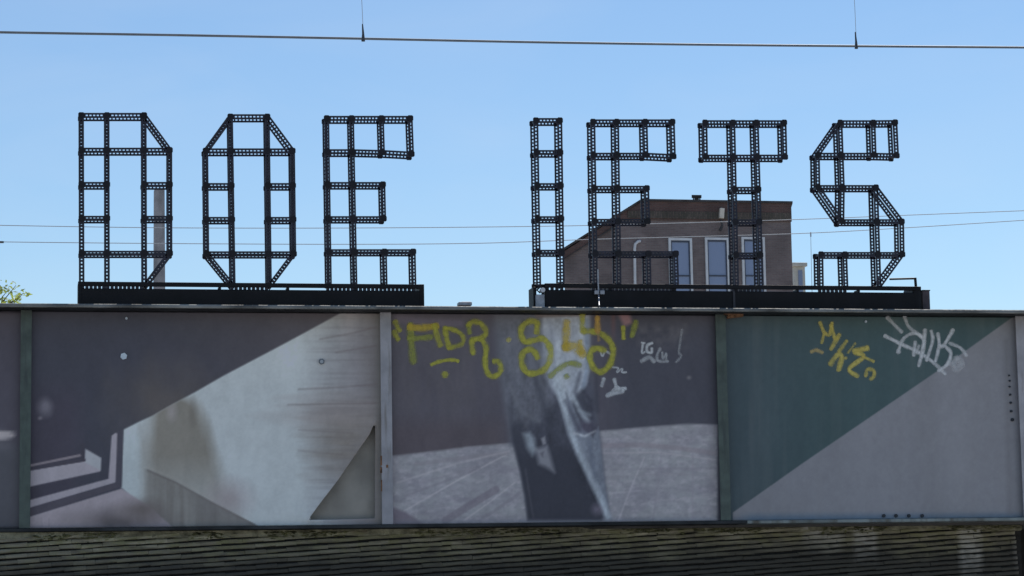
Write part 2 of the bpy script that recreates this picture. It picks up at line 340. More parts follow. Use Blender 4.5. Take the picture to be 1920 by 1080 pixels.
    p.mix(np.clip(1-abs(x-1150)/7, 0, 1)*np.clip((650-y)/40, 0, 1), (92,70,74), .5)
    p.mix(np.clip(.5-sdpoly(x, y, [(1195,612),(1285,608),(1285,650),(1200,650)])/18, 0, 1)*np.clip(.4+vnoise(x, y, 14, 14, 47), 0, 1), (82,84,94), .7)
    p.glow(1292, 708, 6, 5, (96,98,108), .8, 48)
    p.noise(12, 30, .04, 51); p.noise(100, 140, .05, 52); p.noise(4, 4, .035, 53)
    p.mix(np.clip((y-970)/8, 0, 1), (110,110,122), .4)
    return p.c
def paint_diagonal(x, y):
    p = Paint(x, y, (50,66,73))
    p.mix(np.clip((1560-x)/180, 0, 1), (50,61,71), .8)
    p.poly([(1374,961),(1500,872),(1640,776),(1760,694),(1905,590),(1990,540),(1990,1000),(1374,1000)], (94,99,111), 2.2)
    p.mix(np.clip((y-958)/12, 0, 1)*np.clip((x-1380)/30, 0, 1), (74,90,110), .8)
    p.mix(np.clip(1-dline(x, y, [(1886,640),(1888,720),(1893,960)])/9, 0, 1), (84,88,98), .6)
    p.noise(60, 200, .05, 61); p.noise(10, 14, .03, 62); p.noise(4, 4, .025, 63)
    p.mix(np.clip(.1+vnoise(x, y, 16, 320, 64), 0, 1), (88,92,100), .25)
    return p.c
def paint_left(x, y):
    p = Paint(x, y, (61,62,74)); p.mix(np.clip((y-820)/30, 0, 1), (66,70,80), .8)
    p.poly([(-80,806),(14,808),(27,812),(28,820),(10,824),(-80,830)], (126,126,136), 5); p.glow(-10, 836, 45, 16, (86,90,100), .6, 71)
    p.noise(14, 30, .04, 72); p.noise(90, 90, .06, 73); p.noise(4, 4, .03, 74)
    return p.c
def print_mat():
    m = bpy.data.materials.new('printed_panel_ink'); m.use_nodes = True; n = m.node_tree.nodes; L = m.node_tree.links
    b = n['Principled BSDF']; b.inputs['Roughness'].default_value = .5; b.inputs['Specular IOR Level'].default_value = .2
    a = n.new('ShaderNodeAttribute'); a.attribute_name = 'print'; L.new(a.outputs['Color'], b.inputs['Base Color'])
    tc = n.new('ShaderNodeTexCoord'); nz = n.new('ShaderNodeTexNoise'); nz.inputs['Scale'].default_value = 3; nz.inputs['Detail'].default_value = 3; L.new(tc.outputs['Object'], nz.inputs[0])
    bp = n.new('ShaderNodeBump'); bp.inputs['Strength'].default_value = .12; bp.inputs['Distance'].default_value = .05; L.new(nz.outputs['Fac'], bp.inputs['Height']); L.new(bp.outputs[0], b.inputs['Normal'])
    return m
M['print'] = print_mat()
def s2l(c):
    c = np.clip(c, 0, 255)/255; return np.where(c <= .04045, c/12.92, ((c+.055)/1.055)**2.4)
def panel(name, x0, x1, fn, label, step=.0112, hole=None):
    nx = max(2, int((x1-x0)/step)); z0, z1 = ZB+.002, ZT-.04; nz = int((z1-z0)/step)
    gx, gz = np.meshgrid(np.linspace(x0, x1, nx+1), np.linspace(z0, z1, nz+1)); P = np.stack([gx.ravel(), np.full(gx.size, YP), gz.ravel()], 1)
    px, py = proj_np(P)
    col = np.maximum(s2l(fn(px, py))-.003, .004)/ILLUM
    idx = np.arange(gx.size).reshape(gx.shape)
    q = np.stack([idx[:-1,:-1], idx[:-1,1:], idx[1:,1:], idx[1:,:-1]], -1).reshape(-1, 4)
    if hole:
        d = sdpoly(px, py, hole)
        ins = d < 0
        # keep quads with at least one corner outside; slide the inside corners of those to the tear line
        keep = ~ins[q].all(1)
        edge = np.unique(q[keep][ins[q[keep]]])
        for i in edge:
            best = None
            for (ax, ay), (bx, by) in zip(hole, hole[1:]+hole[:1]):
                ex, ey = bx-ax, by-ay; t = min(1, max(0, ((px[i]-ax)*ex+(py[i]-ay)*ey)/(ex*ex+ey*ey)))
                c = (ax+t*ex, ay+t*ey); dd = math.hypot(c[0]-px[i], c[1]-py[i])
                if best is None or dd < best[0]: best = (dd, c)
            wpt = at(best[1][0], best[1][1], YP); P[i] = (wpt.x, YP, wpt.z)
        q = q[keep]
        dl = dline(px, py, hole[:6]); P[:,1] -= .030*np.exp(-np.maximum(dl, 0)/16.0)
    P[:,1] += .0025*vnoise(P[:,0], P[:,2], .7, .9, len(name)+nx)     # boards are never quite flat
    me = bpy.data.meshes.new(name); me.from_pydata(P.tolist(), [], q.tolist()); me.update()
    used = np.zeros(len(P), bool); used[q.ravel()] = True
    ca = me.color_attributes.new('print', 'FLOAT_COLOR', 'POINT')
    rgba = np.ones((len(P), 4), np.float32); rgba[:,:3] = np.clip(col, 0, .95); ca.data.foreach_set('color', rgba.ravel())
    if hole:
        bm = bmesh.new(); bm.from_mesh(me); bmesh.ops.delete(bm, geom=[v for v in bm.verts if not v.link_faces], context='VERTS'); bm.to_mesh(me); bm.free()
    me.polygons.foreach_set('use_smooth', [True]*len(me.polygons)); me.materials.append(M['print'])
    o = bpy.data.objects.new(name, me); COL.objects.link(o)
    sm = o.modifiers.new('thickness', 'SOLIDIFY'); sm.thickness = .006; sm.offset = -1
    return tag(o, label, 'mural', 'printed panels along the bridge girder')
TEAR = [(704,788),(692,815),(669,848),(632,902),(601,942),(577,975),(640,974),(703,972)]
gap = .016
pan_l = panel('printed_panel', XL+.3, XS[0]-gap, paint_left, 'dark panel sliver left of the first green stiffener with pale bar', .03)
pan_1 = panel('printed_panel', XS[0]+gap, XS[1]-gap, paint_stairs, 'photo mural of concrete wall and stair shadows with torn lower right corner', hole=TEAR)
pan_2 = panel('printed_panel', XS[1]+gap, XS[2]-gap, paint_jeans, 'photo mural of legs in jeans on paving with yellow graffiti')
pan_3 = panel('printed_panel', XS[2]+gap, XS[3]-gap, paint_diagonal, 'panel split diagonally into dark green and grey with two graffiti tags')
XE = XS[3]+gap
pan_4 = panel('printed_panel', XE, XR-.2, lambda x, y: Paint(x, y, (98,99,110)).c, 'grey panel beyond the last stiffener at the right edge', .05)

def bolt(parent, px, py, r, m, star=0, name='bolt'):
    c = at(px, py, YP-.008); s = MB(); k = 6
    ring = [(c.x+r*math.cos(2*math.pi*i/k+.3), c.z+r*math.sin(2*math.pi*i/k+.3)) for i in range(k)]
    s.prism(ring, c.y-.012, c.y+.006)
    ring = [(c.x+r*1.5*math.cos(2*math.pi*i/12), c.z+r*1.5*math.sin(2*math.pi*i/12)) for i in range(12)]
    if star: s.prism(ring, c.y-.002, c.y+.005)
    return s.build(name, m, parent)
bolt(pan_1, 232, 668, .036, mat('bright_bolt', (.72,.82,.92), .4)); bolt(pan_1, 237, 597, .014, M['bolt'])
o = bolt(pan_1, 603, 678, .032, mat('dull_bolt', (.17,.19,.21), .5)); b_c = at(603, 678, YP-.021); cc_ = MB(); cc_.tube([(b_c.x, b_c.y, b_c.z), (b_c.x, b_c.y-.01, b_c.z)], .019, 10); cc_.build('bolt_head', mat('bolt_face', (.40,.44,.47), .5), o)
bolt(pan_3, 1623, 603, .015, M['bolt'])
for px in (1657, 1680, 1704, 1729): bolt(pan_3, px, 967, .020, M['bolt_dark'])
for px, py, r in ((1892,704,.010),(1893,714,.011),(1893,725,.011),(1894,740,.012),(1895,755,.014),(1896,771,.015),(1898,787,.020)): bolt(pan_3, px, py, r, M['bolt_dark'])

# ------------------------------------------------------------------ spray paint (soft edged paint film on the panels)
def spray_mat():
    m = bpy.data.materials.new('spray_paint'); m.use_nodes = True; n = m.node_tree.nodes; L = m.node_tree.links
    b = n['Principled BSDF']; b.inputs['Roughness'].default_value = .55
    a = n.new('ShaderNodeVertexColor'); a.layer_name = 'paint'; L.new(a.outputs['Color'], b.inputs['Base Color'])
    tc = n.new('ShaderNodeTexCoord'); nz = n.new('ShaderNodeTexNoise'); nz.inputs['Scale'].default_value = 26; nz.inputs['Detail'].default_value = 6; L.new(tc.outputs['Object'], nz.inputs[0])
    mr = n.new('ShaderNodeMapRange'); mr.inputs[1].default_value = .3; mr.inputs[2].default_value = .62; mr.inputs[3].default_value = .62; mr.inputs[4].default_value = 1; L.new(nz.outputs['Fac'], mr.inputs[0])
    mu = n.new('ShaderNodeMath'); mu.operation = 'MULTIPLY'; L.new(a.outputs['Alpha'], mu.inputs[0]); L.new(mr.outputs[0], mu.inputs[1])
    L.new(mu.outputs[0], b.inputs['Alpha'])
    return m
M['spray'] = spray_mat()
def smooth(P, k=6):
    if len(P) < 3: 
        a, c = P; return [(a[0]+(c[0]-a[0])*t/6, a[1]+(c[1]-a[1])*t/6) for t in range(7)]
    out = []; Q = [P[0]]+list(P)+[P[-1]]
    for i in range(1, len(Q)-2):
        p0, p1, p2, p3 = [np.array(Q[j], float) for j in (i-1, i, i+1, i+2)]
        for s in range(k):
            t = s/k; out.append(tuple(.5*((2*p1)+(-p0+p2)*t+(2*p0-5*p1+4*p2-p3)*t*t+(-p0+3*p1-3*p2+p3)*t**3)))
    out.append(tuple(P[-1])); return out
def graffiti(parent, name, strokes, label):
    V = []; Fc = []; C = []; yo = YP-.006
    for st in strokes:
        P, wd, col, al = st; yo -= .0003
        rgb = s2l(np.array(col, float))/ILLUM*1.0; rgb = np.clip(rgb, 0, .9)
        if len(P) == 1: P = [(P[0][0]-.6, P[0][1]), (P[0][0]+.6, P[0][1]+.4)]
        R = smooth(P); R = [np.array(p) for p in R]
        t0 = R[0]-R[1]; t0 /= np.linalg.norm(t0)+1e-9; t1 = R[-1]-R[-2]; t1 /= np.linalg.norm(t1)+1e-9
        R = [R[0]+t0*wd*.5, R[0]+t0*wd*.33]+R+[R[-1]+t1*wd*.33, R[-1]+t1*wd*.5]
        n0 = len(V); nR = len(R)
        for i, p in enumerate(R):
            t = R[min(i+1, nR-1)]-R[max(i-1, 0)]; t = t/(np.linalg.norm(t)+1e-9); nn = np.array((-t[1], t[0]))
            e = (0, .75, 1, 1)[min(i, 3)]*(0, .75, 1, 1)[min(nR-1-i, 3)]
            ww = wd*(1+.10*math.sin(i*.9+n0))*(.45 if i in (0, nR-1) else .8 if i in (1, nR-2) else 1)
            fade = .90+.26*mnoise.noise(Vector((p[0]*.035, p[1]*.035, n0*.01)))+.1*mnoise.noise(Vector((p[0]*.2, p[1]*.2, 5)))
            for s, a in ((-.80, 0), (-.38, .78), (0, 1), (.38, .78), (.80, 0)):
                q = p+nn*s*ww; wpt = at(q[0], q[1], yo); V.append(tuple(wpt)); C.append((*rgb, max(0, min(1, a*e*al*fade))))
        for i in range(nR-1):
            for k in range(4): a = n0+i*5+k; Fc.append((a, a+1, a+6, a+5))
    me = bpy.data.meshes.new(name); me.from_pydata(V, [], Fc); me.update()
    ca = me.color_attributes.new('paint', 'FLOAT_COLOR', 'POINT'); ca.data.foreach_set('color', np.array(C, np.float32).ravel())
    me.materials.append(M['spray']); o = bpy.data.objects.new(name, me); COL.objects.link(o); o.parent = parent; o['label'] = label
    return o
A = lambda P: [(720+x/6.75, 580+y/6.75) for x, y in P]
B = lambda P: [(960+x/5.4, 570+y/5.4) for x, y in P]
Cc = lambda P: [(1480+x/4.364, 570+y/4.364) for x, y in P]
YE, YG, OR, WH, PK = (122,126,48), (104,113,52), (138,128,46), (180,187,200), (150,118,122)
graffiti(pan_2, 'graffiti_lettering', [
    (A([(140,155),(195,270)]), 9, YE, .85), (A([(125,285),(180,380)]), 9, YE, .75),
    (A([(335,190),(345,400),(372,670)]), 11, YG, .9), (A([(320,225),(480,235),(670,215)]), 11, OR, .95), (A([(310,365),(450,365),(600,350)]), 9, YG, .9),
    (A([(640,200),(670,330),(715,455)]), 10, YE, .9),
    (A([(770,240),(795,380),(825,490)]), 9, YE, .95), (A([(770,240),(900,265),(1000,345),(985,435),(900,470),(825,490)]), 8, YE, .9),
    (A([(1065,200),(1085,300)]), 8, YG, .9), (A([(1070,200),(1130,160),(1225,180),(1290,280),(1250,350),(1110,390)]), 9, YE, .95),
    (A([(1110,390),(1115,470),(1130,560)]), 9, YE, .9), (A([(1235,380),(1290,480),(1280,640),(1300,780),(1370,850),(1460,810),(1480,720),(1440,660),(1390,660)]), 9, YE, .95),
    (A([(600,700),(720,655),(860,640),(940,655)]), 6, YE, .9), (A([(770,810),(772,840)]), 11, YE, .95), (A([(1573,380),(1578,392)]), 9, (150,140,80), .9),
    (B([(250,290),(252,195),(190,175),(110,220),(90,300),(130,380),(220,370),(310,350),(380,430),(390,540),(340,650),(240,700),(150,690),(100,600),(110,500),(180,458),(230,490),(260,545)]), 10, YE, .95),
    (B([(555,180),(548,330),(545,450)]), 12, OR, .85), (B([(540,440),(640,430),(720,510)]), 15, OR, .85), (B([(690,380),(705,500)]), 10, OR, .7), (B([(712,110),(715,280)]), 9, YE, .8),
    (B([(720,280),(800,275),(900,300),(1000,390),(1022,500),(985,620),(900,688),(830,650),(790,560),(800,480),(860,450),(940,470)]), 10, YE, .95),
    (B([(865,135),(868,280)]), 9, (152,118,60), .9), (B([(870,280),(880,370)]), 5, (130,112,80), .6),
    (B([(385,735),(470,660),(580,600),(690,620)]), 9, YG, .85), (B([(550,725),(556,740)]), 9, YG, .8),
    (B([(1125,230),(1130,350)]), 7, YE, .85), (B([(1255,180),(1215,325)]), 9, YG, .9)],
    'yellow spray painted lettering across the top of the jeans mural')
graffiti(pan_2, 'graffiti_tag', [
    (B([(1020,640),(1075,650),(1062,690),(1115,655),(1112,690),(1158,690)]), 3.5, WH, .9), ], 'thin white scrawl below right of the last yellow letter')
graffiti(pan_2, 'graffiti_tag', [(B([(890,460),(915,525),(945,480),(1000,510)]), 4, WH, .8)], 'thin white zigzag inside the last yellow letter')
graffiti(pan_2, 'graffiti_tag', [
    (B([(930,755),(908,830)]), 6, WH, .8)], 'short white paint dash left of the bird shaped splash')
graffiti(pan_2, 'graffiti_tag', [
    (B([(1035,760),(1065,850),(1150,855)]), 6, WH, .9), (B([(1070,840),(1010,900),(960,930)]), 7, WH, .8), (B([(1080,860),(1120,880),(1000,915)]), 7, WH, .85)], 'white paint splash shaped like a small bird below the scrawl')
graffiti(pan_2, 'graffiti_tag', [
    (B([(1310,390),(1345,395)]), 3, WH, .8), (B([(1328,395),(1315,490),(1345,485)]), 4, WH, .85), (B([(1420,395),(1370,420),(1370,480),(1410,490),(1415,450)]), 5, WH, .9),
    (B([(1310,580),(1390,540),(1440,585)]), 7, WH, .55), (B([(1500,450),(1470,520),(1480,575),(1580,580)]), 5, WH, .6), (B([(1520,490),(1530,550),(1560,500),(1560,560)]), 4, WH, .6)], 'small faded white scribbles right of the yellow lettering')
graffiti(pan_2, 'graffiti_tag', [
    (B([(1722,255),(1700,400),(1690,490),(1712,530),(1660,590)]), 4, WH, .35)],
    'faint white curved stroke near the right edge of the jeans mural')
YT, WT = (156,136,74), (168,182,204)
graffiti(pan_3, 'graffiti_tag', [
    (Cc([(252,150),(285,230),(330,250),(350,155)]), 6, YT, .85), (Cc([(285,240),(265,320)]), 5, YT, .8), (Cc([(340,170),(375,280),(400,270)]), 6, YT, .85),
    (Cc([(410,250),(340,370)]), 7, YT, .9), (Cc([(470,300),(405,390)]), 6, YT, .7), (Cc([(540,320),(480,400)]), 4, YT, .55),
    (Cc([(335,495),(390,420),(430,430),(402,540)]), 8, YT, .9), (Cc([(460,440),(464,446)]), 5, YT, .8), (Cc([(530,390),(640,360)]), 9, YT, .9),
    (Cc([(540,400),(610,430),(490,530),(560,592)]), 7, YT, .9), (Cc([(600,430),(690,470)]), 5, YT, .8), (Cc([(625,590),(640,535),(690,545),(692,590),(665,615)]), 6, YT, .8)], 'mustard yellow spray tag on the green half')
graffiti(pan_3, 'graffiti_tag', [(Cc([(180,392),(220,378),(270,398)]), 6, (142,130,92), .7)], 'short tan paint dash left of the mustard tag')
graffiti(pan_3, 'graffiti_tag', [
    (Cc([(800,110),(920,230)]), 6, WT, .75), (Cc([(940,90),(980,190),(1090,270),(1105,330)]), 5.5, WT, .75), (Cc([(780,260),(920,330),(1050,390),(1180,480),(1275,572)]), 6, WT, .9),
    (Cc([(890,390),(930,290),(1000,242),(1060,252),(1100,310),(1080,420),(1058,508)]), 5.5, WT, .9), (Cc([(1110,210),(1100,330),(1080,440)]), 6, WT, .9),
    (Cc([(1160,220),(1172,300),(1122,462)]), 5.5, WT, .9), (Cc([(1215,240),(1225,340),(1195,470)]), 5.5, WT, .9), (Cc([(1030,310),(1018,420)]), 6, WT, .8), (Cc([(1060,340),(1040,405)]), 5, WT, .7),
    (Cc([(1340,210),(1262,340),(1228,332)]), 6, WT, .9), (Cc([(1268,340),(1320,400),(1295,490),(1220,548)]), 6, WT, .9), (Cc([(1310,320),(1400,360),(1450,425)]), 5.5, WT, .85),
    (Cc([(1335,500),(1375,450),(1405,490),(1370,530),(1345,505)]), 11, WT, .6), (Cc([(892,380),(894,398)]), 7, WT, .85)], 'white spray tag crossing the green and grey halves')
# ------------------------------------------------------------------ brick abutment wall under the bridge
SK, TI = math.radians(4.0), math.radians(3.3)
WO = at(-70, 1080, -.10); WO = Vector((WO.x, -.05, 0))
wu = Vector((math.cos(SK)*math.cos(TI), math.sin(SK)*math.cos(TI), math.sin(TI)))
wn = Vector((math.sin(SK), -math.cos(SK), 0)); wv = wn.cross(wu); wv = wv if wv.z > 0 else -wv
def wall_len():
    for i in range(2000):
        s = i*.01
        x, y = proj_np(np.array([WO+wu*s+Vector((0,0,2.1))]))
        if x[0] > 1909: return s
    return 12
WL = wall_len()
def brick_mat():
    m = bpy.data.materials.new('dark_mossy_brick'); m.use_nodes = True; n = m.node_tree.nodes; L = m.node_tree.links; b = n['Principled BSDF']
    b.inputs['Roughness'].default_value = .9; b.inputs['Specular IOR Level'].default_value = .25
    ge = n.new('ShaderNodeNewGeometry'); sx = n.new('ShaderNodeSeparateXYZ'); L.new(ge.outputs['Position'], sx.inputs[0])
    def noise(scale, vec=(1,1,1), det=6):
        mp = n.new('ShaderNodeMapping'); mp.inputs['Scale'].default_value = vec; L.new(ge.outputs['Position'], mp.inputs[0])
        z = n.new('ShaderNodeTexNoise'); z.inputs['Scale'].default_value = scale; z.inputs['Detail'].default_value = det; L.new(mp.outputs[0], z.inputs[0]); return z.outputs['Fac']
    def rng_(v, a, c, lo=0, hi=1):
        r = n.new('ShaderNodeMapRange'); r.inputs[1].default_value = a; r.inputs[2].default_value = c; r.inputs[3].default_value = lo; r.inputs[4].default_value = hi; L.new(v, r.inputs[0]); return r.outputs[0]
    def mth(op, a, c):
        k = n.new('ShaderNodeMath'); k.operation = op; k.use_clamp = False
        for i, v in enumerate((a, c)):
            if hasattr(v, 'links'): L.new(v, k.inputs[i])
            else: k.inputs[i].default_value = v
        return k.outputs[0]
    def mixc(f, a, c):
        k = n.new('ShaderNodeMix'); k.data_type = 'RGBA'; L.new(f, k.inputs[0])
        for i, v in ((6, a), (7, c)):
            if hasattr(v, 'links'): L.new(v, k.inputs[i])
            else: k.inputs[i].default_value = (*v, 1)
        return k.outputs[2]
    base = mixc(rng_(noise(2.6, (1,1,8)), .35, .65), (.20,.178,.125), (.56,.505,.36))
    oi = n.new('ShaderNodeObjectInfo'); base = mixc(rng_(oi.outputs['Random'], 0, 1, 0, .35), base, (.07,.055,.045))
    zw = mth('ADD', sx.outputs[2], mth('MULTIPLY', noise(1.1), .5))            # ragged height below which the bricks turn darker
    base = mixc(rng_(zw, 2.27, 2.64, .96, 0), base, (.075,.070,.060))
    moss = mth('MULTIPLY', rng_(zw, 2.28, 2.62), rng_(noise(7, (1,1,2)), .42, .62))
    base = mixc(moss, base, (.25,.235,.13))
    fac = None                                                                  # lime that has run down from leaking joints
    for px, hw, a, zl in LIME:
        c = at(px, 1030, 2.0).x
        d = mth('ABSOLUTE', mth('SUBTRACT', sx.outputs[0], c), 0)
        f = mth('MULTIPLY', rng_(d, hw*.55, hw, a, 0), rng_(zw, zl, zl+.35))
        f = mth('MULTIPLY', f, rng_(noise(9, (1,1,3)), .3, .6, .35, 1))
        fac = f if fac is None else mth('MAXIMUM', fac, f)
    base = mixc(fac, base, (.55,.52,.47))
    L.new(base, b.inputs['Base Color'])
    bp = n.new('ShaderNodeBump'); bp.inputs['Strength'].default_value = .6; bp.inputs['Distance'].default_value = .012; L.new(noise(55), bp.inputs['Height']); L.new(bp.outputs[0], b.inputs['Normal'])
    return m
LIME = [(1469, .27, .8, 2.25), (1545, .17, .75, 2.12), (1738, .17, .75, 2.0), (1862, .32, .85, 2.0), (1310, .12, .35, 2.4), (985, .3, .3, 2.5)]
M['brick'] = brick_mat()
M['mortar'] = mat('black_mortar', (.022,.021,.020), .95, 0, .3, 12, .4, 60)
wt = thing('brick_wall', 'dark mossy brick abutment wall below the bridge girder', 'wall')
b = MB()
for (o0, o1) in ((-.02, .45),):
    c = []
    for z in (-.9, 2.62):
        for (s, d) in ((0, o0), (WL-.005, o0), (WL-.005, o1), (0, o1)):
            p = WO+Vector((wu.x, wu.y, 0))*s-wn*d; zz = max(z, 0) if z < 0 else ZB-.062; c.append((p.x, p.y, zz))
    b.hexa(c)
b.v = [(v[0], v[1], v[2]) for v in b.v]
b.build('mortar_bed', M['mortar'], wt)
pe = WO+Vector((wu.x, wu.y, 0))*(WL-.006)       # added dark backing, stands in for the darkness beyond the wall's end
b = MB(); b.box(pe.x-.3, XR+6, pe.y+1.9, pe.y+2.3, 0, ZB-.062); tag(b.build('dark_backing', M['mortar'], wt), 'added dark backing that darkens the gap beyond the wall corner')
# rough mossy cement head of the wall, between the top courses and the flange
hd = MB(); NX, NZ = 420, 7
for i in range(NX+1):
    s_ = (WL-.006)*i/NX; bp_ = WO+Vector((wu.x, wu.y, 0))*s_
    for j in range(NZ+1):
        lowz = ZB-.115-.035*mnoise.noise(Vector((s_*.9, 7, 0)))-.018*mnoise.noise(Vector((s_*5, 3, 0)))
        z = lowz+(ZB-.040-lowz)*j/NZ
        d = .062+.014*mnoise.noise(Vector((s_*7, z*16, 1)))+.010*mnoise.noise(Vector((s_*22, z*40, 2)))-(.03 if j == 0 else 0)
        q_ = bp_+wn*d; hd.v.append((q_.x, q_.y, z))
for i in range(NX):
    for j in range(NZ):
        a_ = i*(NZ+1)+j; hd.f.append((a_, a_+NZ+1, a_+NZ+2, a_+1))
tag(hd.build('wall_head', mat('mossy_cement', (.24,.225,.155), .95, 0, .38, 9, .8, 45, spec=.2), wt, smooth=True, recalc=False), 'rough mossy cement band along the top of the wall')
variants = []
for vi in range(4):
    bm = bmesh.new(); bmesh.ops.create_cube(bm, size=1)
    for v in bm.verts: v.co = Vector((v.co.x*.2172, v.co.y*.09, v.co.z*.042))
    bmesh.ops.bevel(bm, geom=[e for e in bm.edges if abs(e.verts[0].co.x-e.verts[1].co.x) > .1], offset=.008, segments=1, affect='EDGES')
    for v in bm.verts: v.co += Vector((random.uniform(-1,1)*.001, random.uniform(-1,1)*.005, random.uniform(-1,1)*.004))
    me = bpy.data.meshes.new('brick'); bm.to_mesh(me); bm.free(); me.materials.append(M['brick']); variants.append(me)
rows = []
CH = .0555
nrow = int(2.75/CH)
cand = []
for r in range(-12, nrow):
    off = (r % 2)*.109+random.uniform(-.02, .02); k = 0; hz = CH*r+.03
    s = off-.11
    while s < WL:
        s1 = min(s+.218, WL); s0 = max(s, 0)
        if s1-s0 > .06:
            cc = WO+wu*((s0+s1)/2)+wv*hz+wn*(.02+random.uniform(-.006, .006))+wv*(random.uniform(-.003, .003)+.014*mnoise.noise(Vector((s*.45, r*.35, 0))))
            if .05 < cc.z < ZB-.075: cand.append((cc, (s1-s0)/.218, random.uniform(-.02, .02), random.uniform(-.04, .04)))
        s += .218
P = np.array([c[0][:] for c in cand]); px, py = proj_np(P)
vis = [i for i in range(len(cand)) if 985 < py[i] < 1084 and -25 < px[i] < 1925]
vis.sort(key=lambda i: (P[i]-np.array(CAM)) @ (P[i]-np.array(CAM)))
top = set(vis[:300]); base_rot = Matrix((wu, -wn, wv)).transposed()
J = MB()
for i, (c, sx_, ra, rb) in enumerate(cand):
    mw = Matrix.Translation(c) @ (base_rot.to_4x4()) @ Matrix.Rotation(ra*.5, 4, 'Y') @ Matrix.Rotation(rb, 4, 'Z') @ Matrix.Diagonal((sx_, 1, random.uniform(.92, 1.03), 1))
    me = variants[i % 4]
    if i in top:
        o = bpy.data.objects.new('brick', me); COL.objects.link(o); o.matrix_world = mw; o.parent = wt
    else:
        n0 = len(J.v); J.v += [tuple(mw @ v.co) for v in me.vertices]; J.f += [tuple(n0+k for k in p.vertices) for p in me.polygons]
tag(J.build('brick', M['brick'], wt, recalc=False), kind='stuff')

# moss and dirt sitting on the wall head, right under the flange
M['moss'] = mat('moss', (.17,.165,.075), .95, 0, .45, 14, .8, 60)
mo = MB()
for i in range(900):
    s = random.uniform(0, WL); base = WO+wu*s
    zt = ZB-.055-abs(random.gauss(0, .025)) - (.02 if random.random() < .3 else 0)
    dens = mnoise.noise(Vector((s*1.3, 2, 0)))
    if dens < -.05: continue
    c = Vector((base.x, base.y, zt))+wn*random.uniform(.06, .075)
    if c.z > ZB-.05: continue
    rx, rz = random.uniform(.010, .045), random.uniform(.004, .011)
    n0 = len(mo.v)
    for (a, e) in [(0,-1)]+[(k*math.pi/3, 0) for k in range(6)]+[(0,1)]:
        q = Vector((math.cos(a)*rx, math.sin(a)*.02, 0)) if e == 0 else Vector((0,0,rz*e))
        mo.v.append(tuple(c+q*random.uniform(.7, 1.25)))
    for k in range(6):
        a, d = n0+1+k, n0+1+(k+1) % 6; mo.f.append((n0, d, a)); mo.f.append((n0+7, a, d))
tag(mo.build('moss', M['moss'], None), 'clumps of moss and dirt along the head of the brick wall', 'moss', kind='stuff')
# ------------------------------------------------------------------ the sign letters: pairs of perforated steel frames
YL0, YL1 = -.03, .14                          # front and back frame
BW = .053
def ladder(mb, p, q, Y, wd=BW, ph=0.0):
    p = Vector((p.x, Y, p.z)); q = Vector((q.x, Y, q.z)); u = (q-p); ln = u.length; u.normalize(); n = Vector((0,1,0)); v = u.cross(n)
    mid = (p+q)/2; rw = .0088
    for s in (-1, 1): mb.obox(mid+v*s*(wd/2-rw), u, v, n, ln/2, rw, .008)
    k = max(2, int(round(ln/.037))); pt = ln/k
    for i in range(k+1 if ph == 0 else k):
        mb.obox(p+u*((i+ph)*pt), u, v, n, .0080, wd/2-2*rw+.0005, .0068)
def octa(mb, c, r, y0, y1):
    k = r*.62; mb.prism([(c.x+a, c.z+d) for a, d in ((r,-k),(r,k),(k,r),(-k,r),(-r,k),(-r,-k),(-k,-r),(k,-r))], y0, y1)
def letter(ch, label, nodes, bars, feet, cat_group):
    """nodes: name -> picture position of the joint on the front frame; bars: runs of joints"""
    t = thing('sign_letter', label, 'letter', cat_group); W0 = {k: at(x, y, YL0) for k, (x, y) in nodes.items()}
    for run in bars:
        for Y, nm in ((YL0, 'front_bar'), (YL1, 'back_bar')):
            m = MB()
            for a, c in zip(run[:-1], run[1:]): ladder(m, W0[a], W0[c], Y, BW, 0.0 if Y == YL0 else .5)
            m.build(nm, M['letter'], t)
    for k, p in W0.items():
        for Y, s in ((YL0, -1), (YL1, 1)):
            if k in feet: continue
            m = MB(); octa(m, p, .032, Y+s*.0095, Y+s*.0145); m.build('gusset_plate', M['letter_node'], t)
        m = MB(); m.box(p.x-.011, p.x+.011, YL0+.009, YL1-.009, p.z-.011, p.z+.011); m.build('spacer_bar', M['letter'], t)
    return t
def grid(cols, rows):
    """cols: name -> (x at top, x at bottom); rows: name -> y; nodes for every crossing"""
    ys = list(rows.values()); y0, y1 = ys[0], ys[-1]
    return {c+r: (xa+(xb-xa)*(y-y0)/(y1-y0), y) for c, (xa, xb) in cols.items() for r, y in rows.items()}
def sub(nd, bars):
    used = {k for b_ in bars for k in b_}; return {k: v for k, v in nd.items() if k in used}
LG = 'letters of the rooftop style sign on the bridge'
DOE, IETS = 'letters of the left word', 'letters of the right word'
def mk(ch, label, cols, rows, bars, extra=None, group=LG):
    nd = grid(cols, rows)
    if extra: nd.update(extra)
    bars = [b_.split() for b_ in bars]; last = list(rows)[-1]
    letter(ch, label, sub(nd, bars), bars, {k for k in nd if k.endswith(last)}, group)
R_ = lambda *y: dict(zip('123456', y))
mk('D', 'dark perforated steel letter D, leftmost letter of the sign', {'a':(152.5,153.5),'b':(200.5,201),'c':(270,271),'d':(318,318.5)}, R_(216.5,281.8,346,409.5,475,537),
   ['a1 a2 a3 a4 a5 a6', 'b1 b2 b3 b4 b5 b6', 'c1 c2 c3 c4 c5 c6', 'd2 d3 d4 d5', 'a1 b1 c1', 'a2 b2 c2 d2', 'a3 b3', 'c3 d3', 'a4 b4', 'c4 d4', 'a5 b5 c5 d5', 'c1 d2', 'd5 c6'])
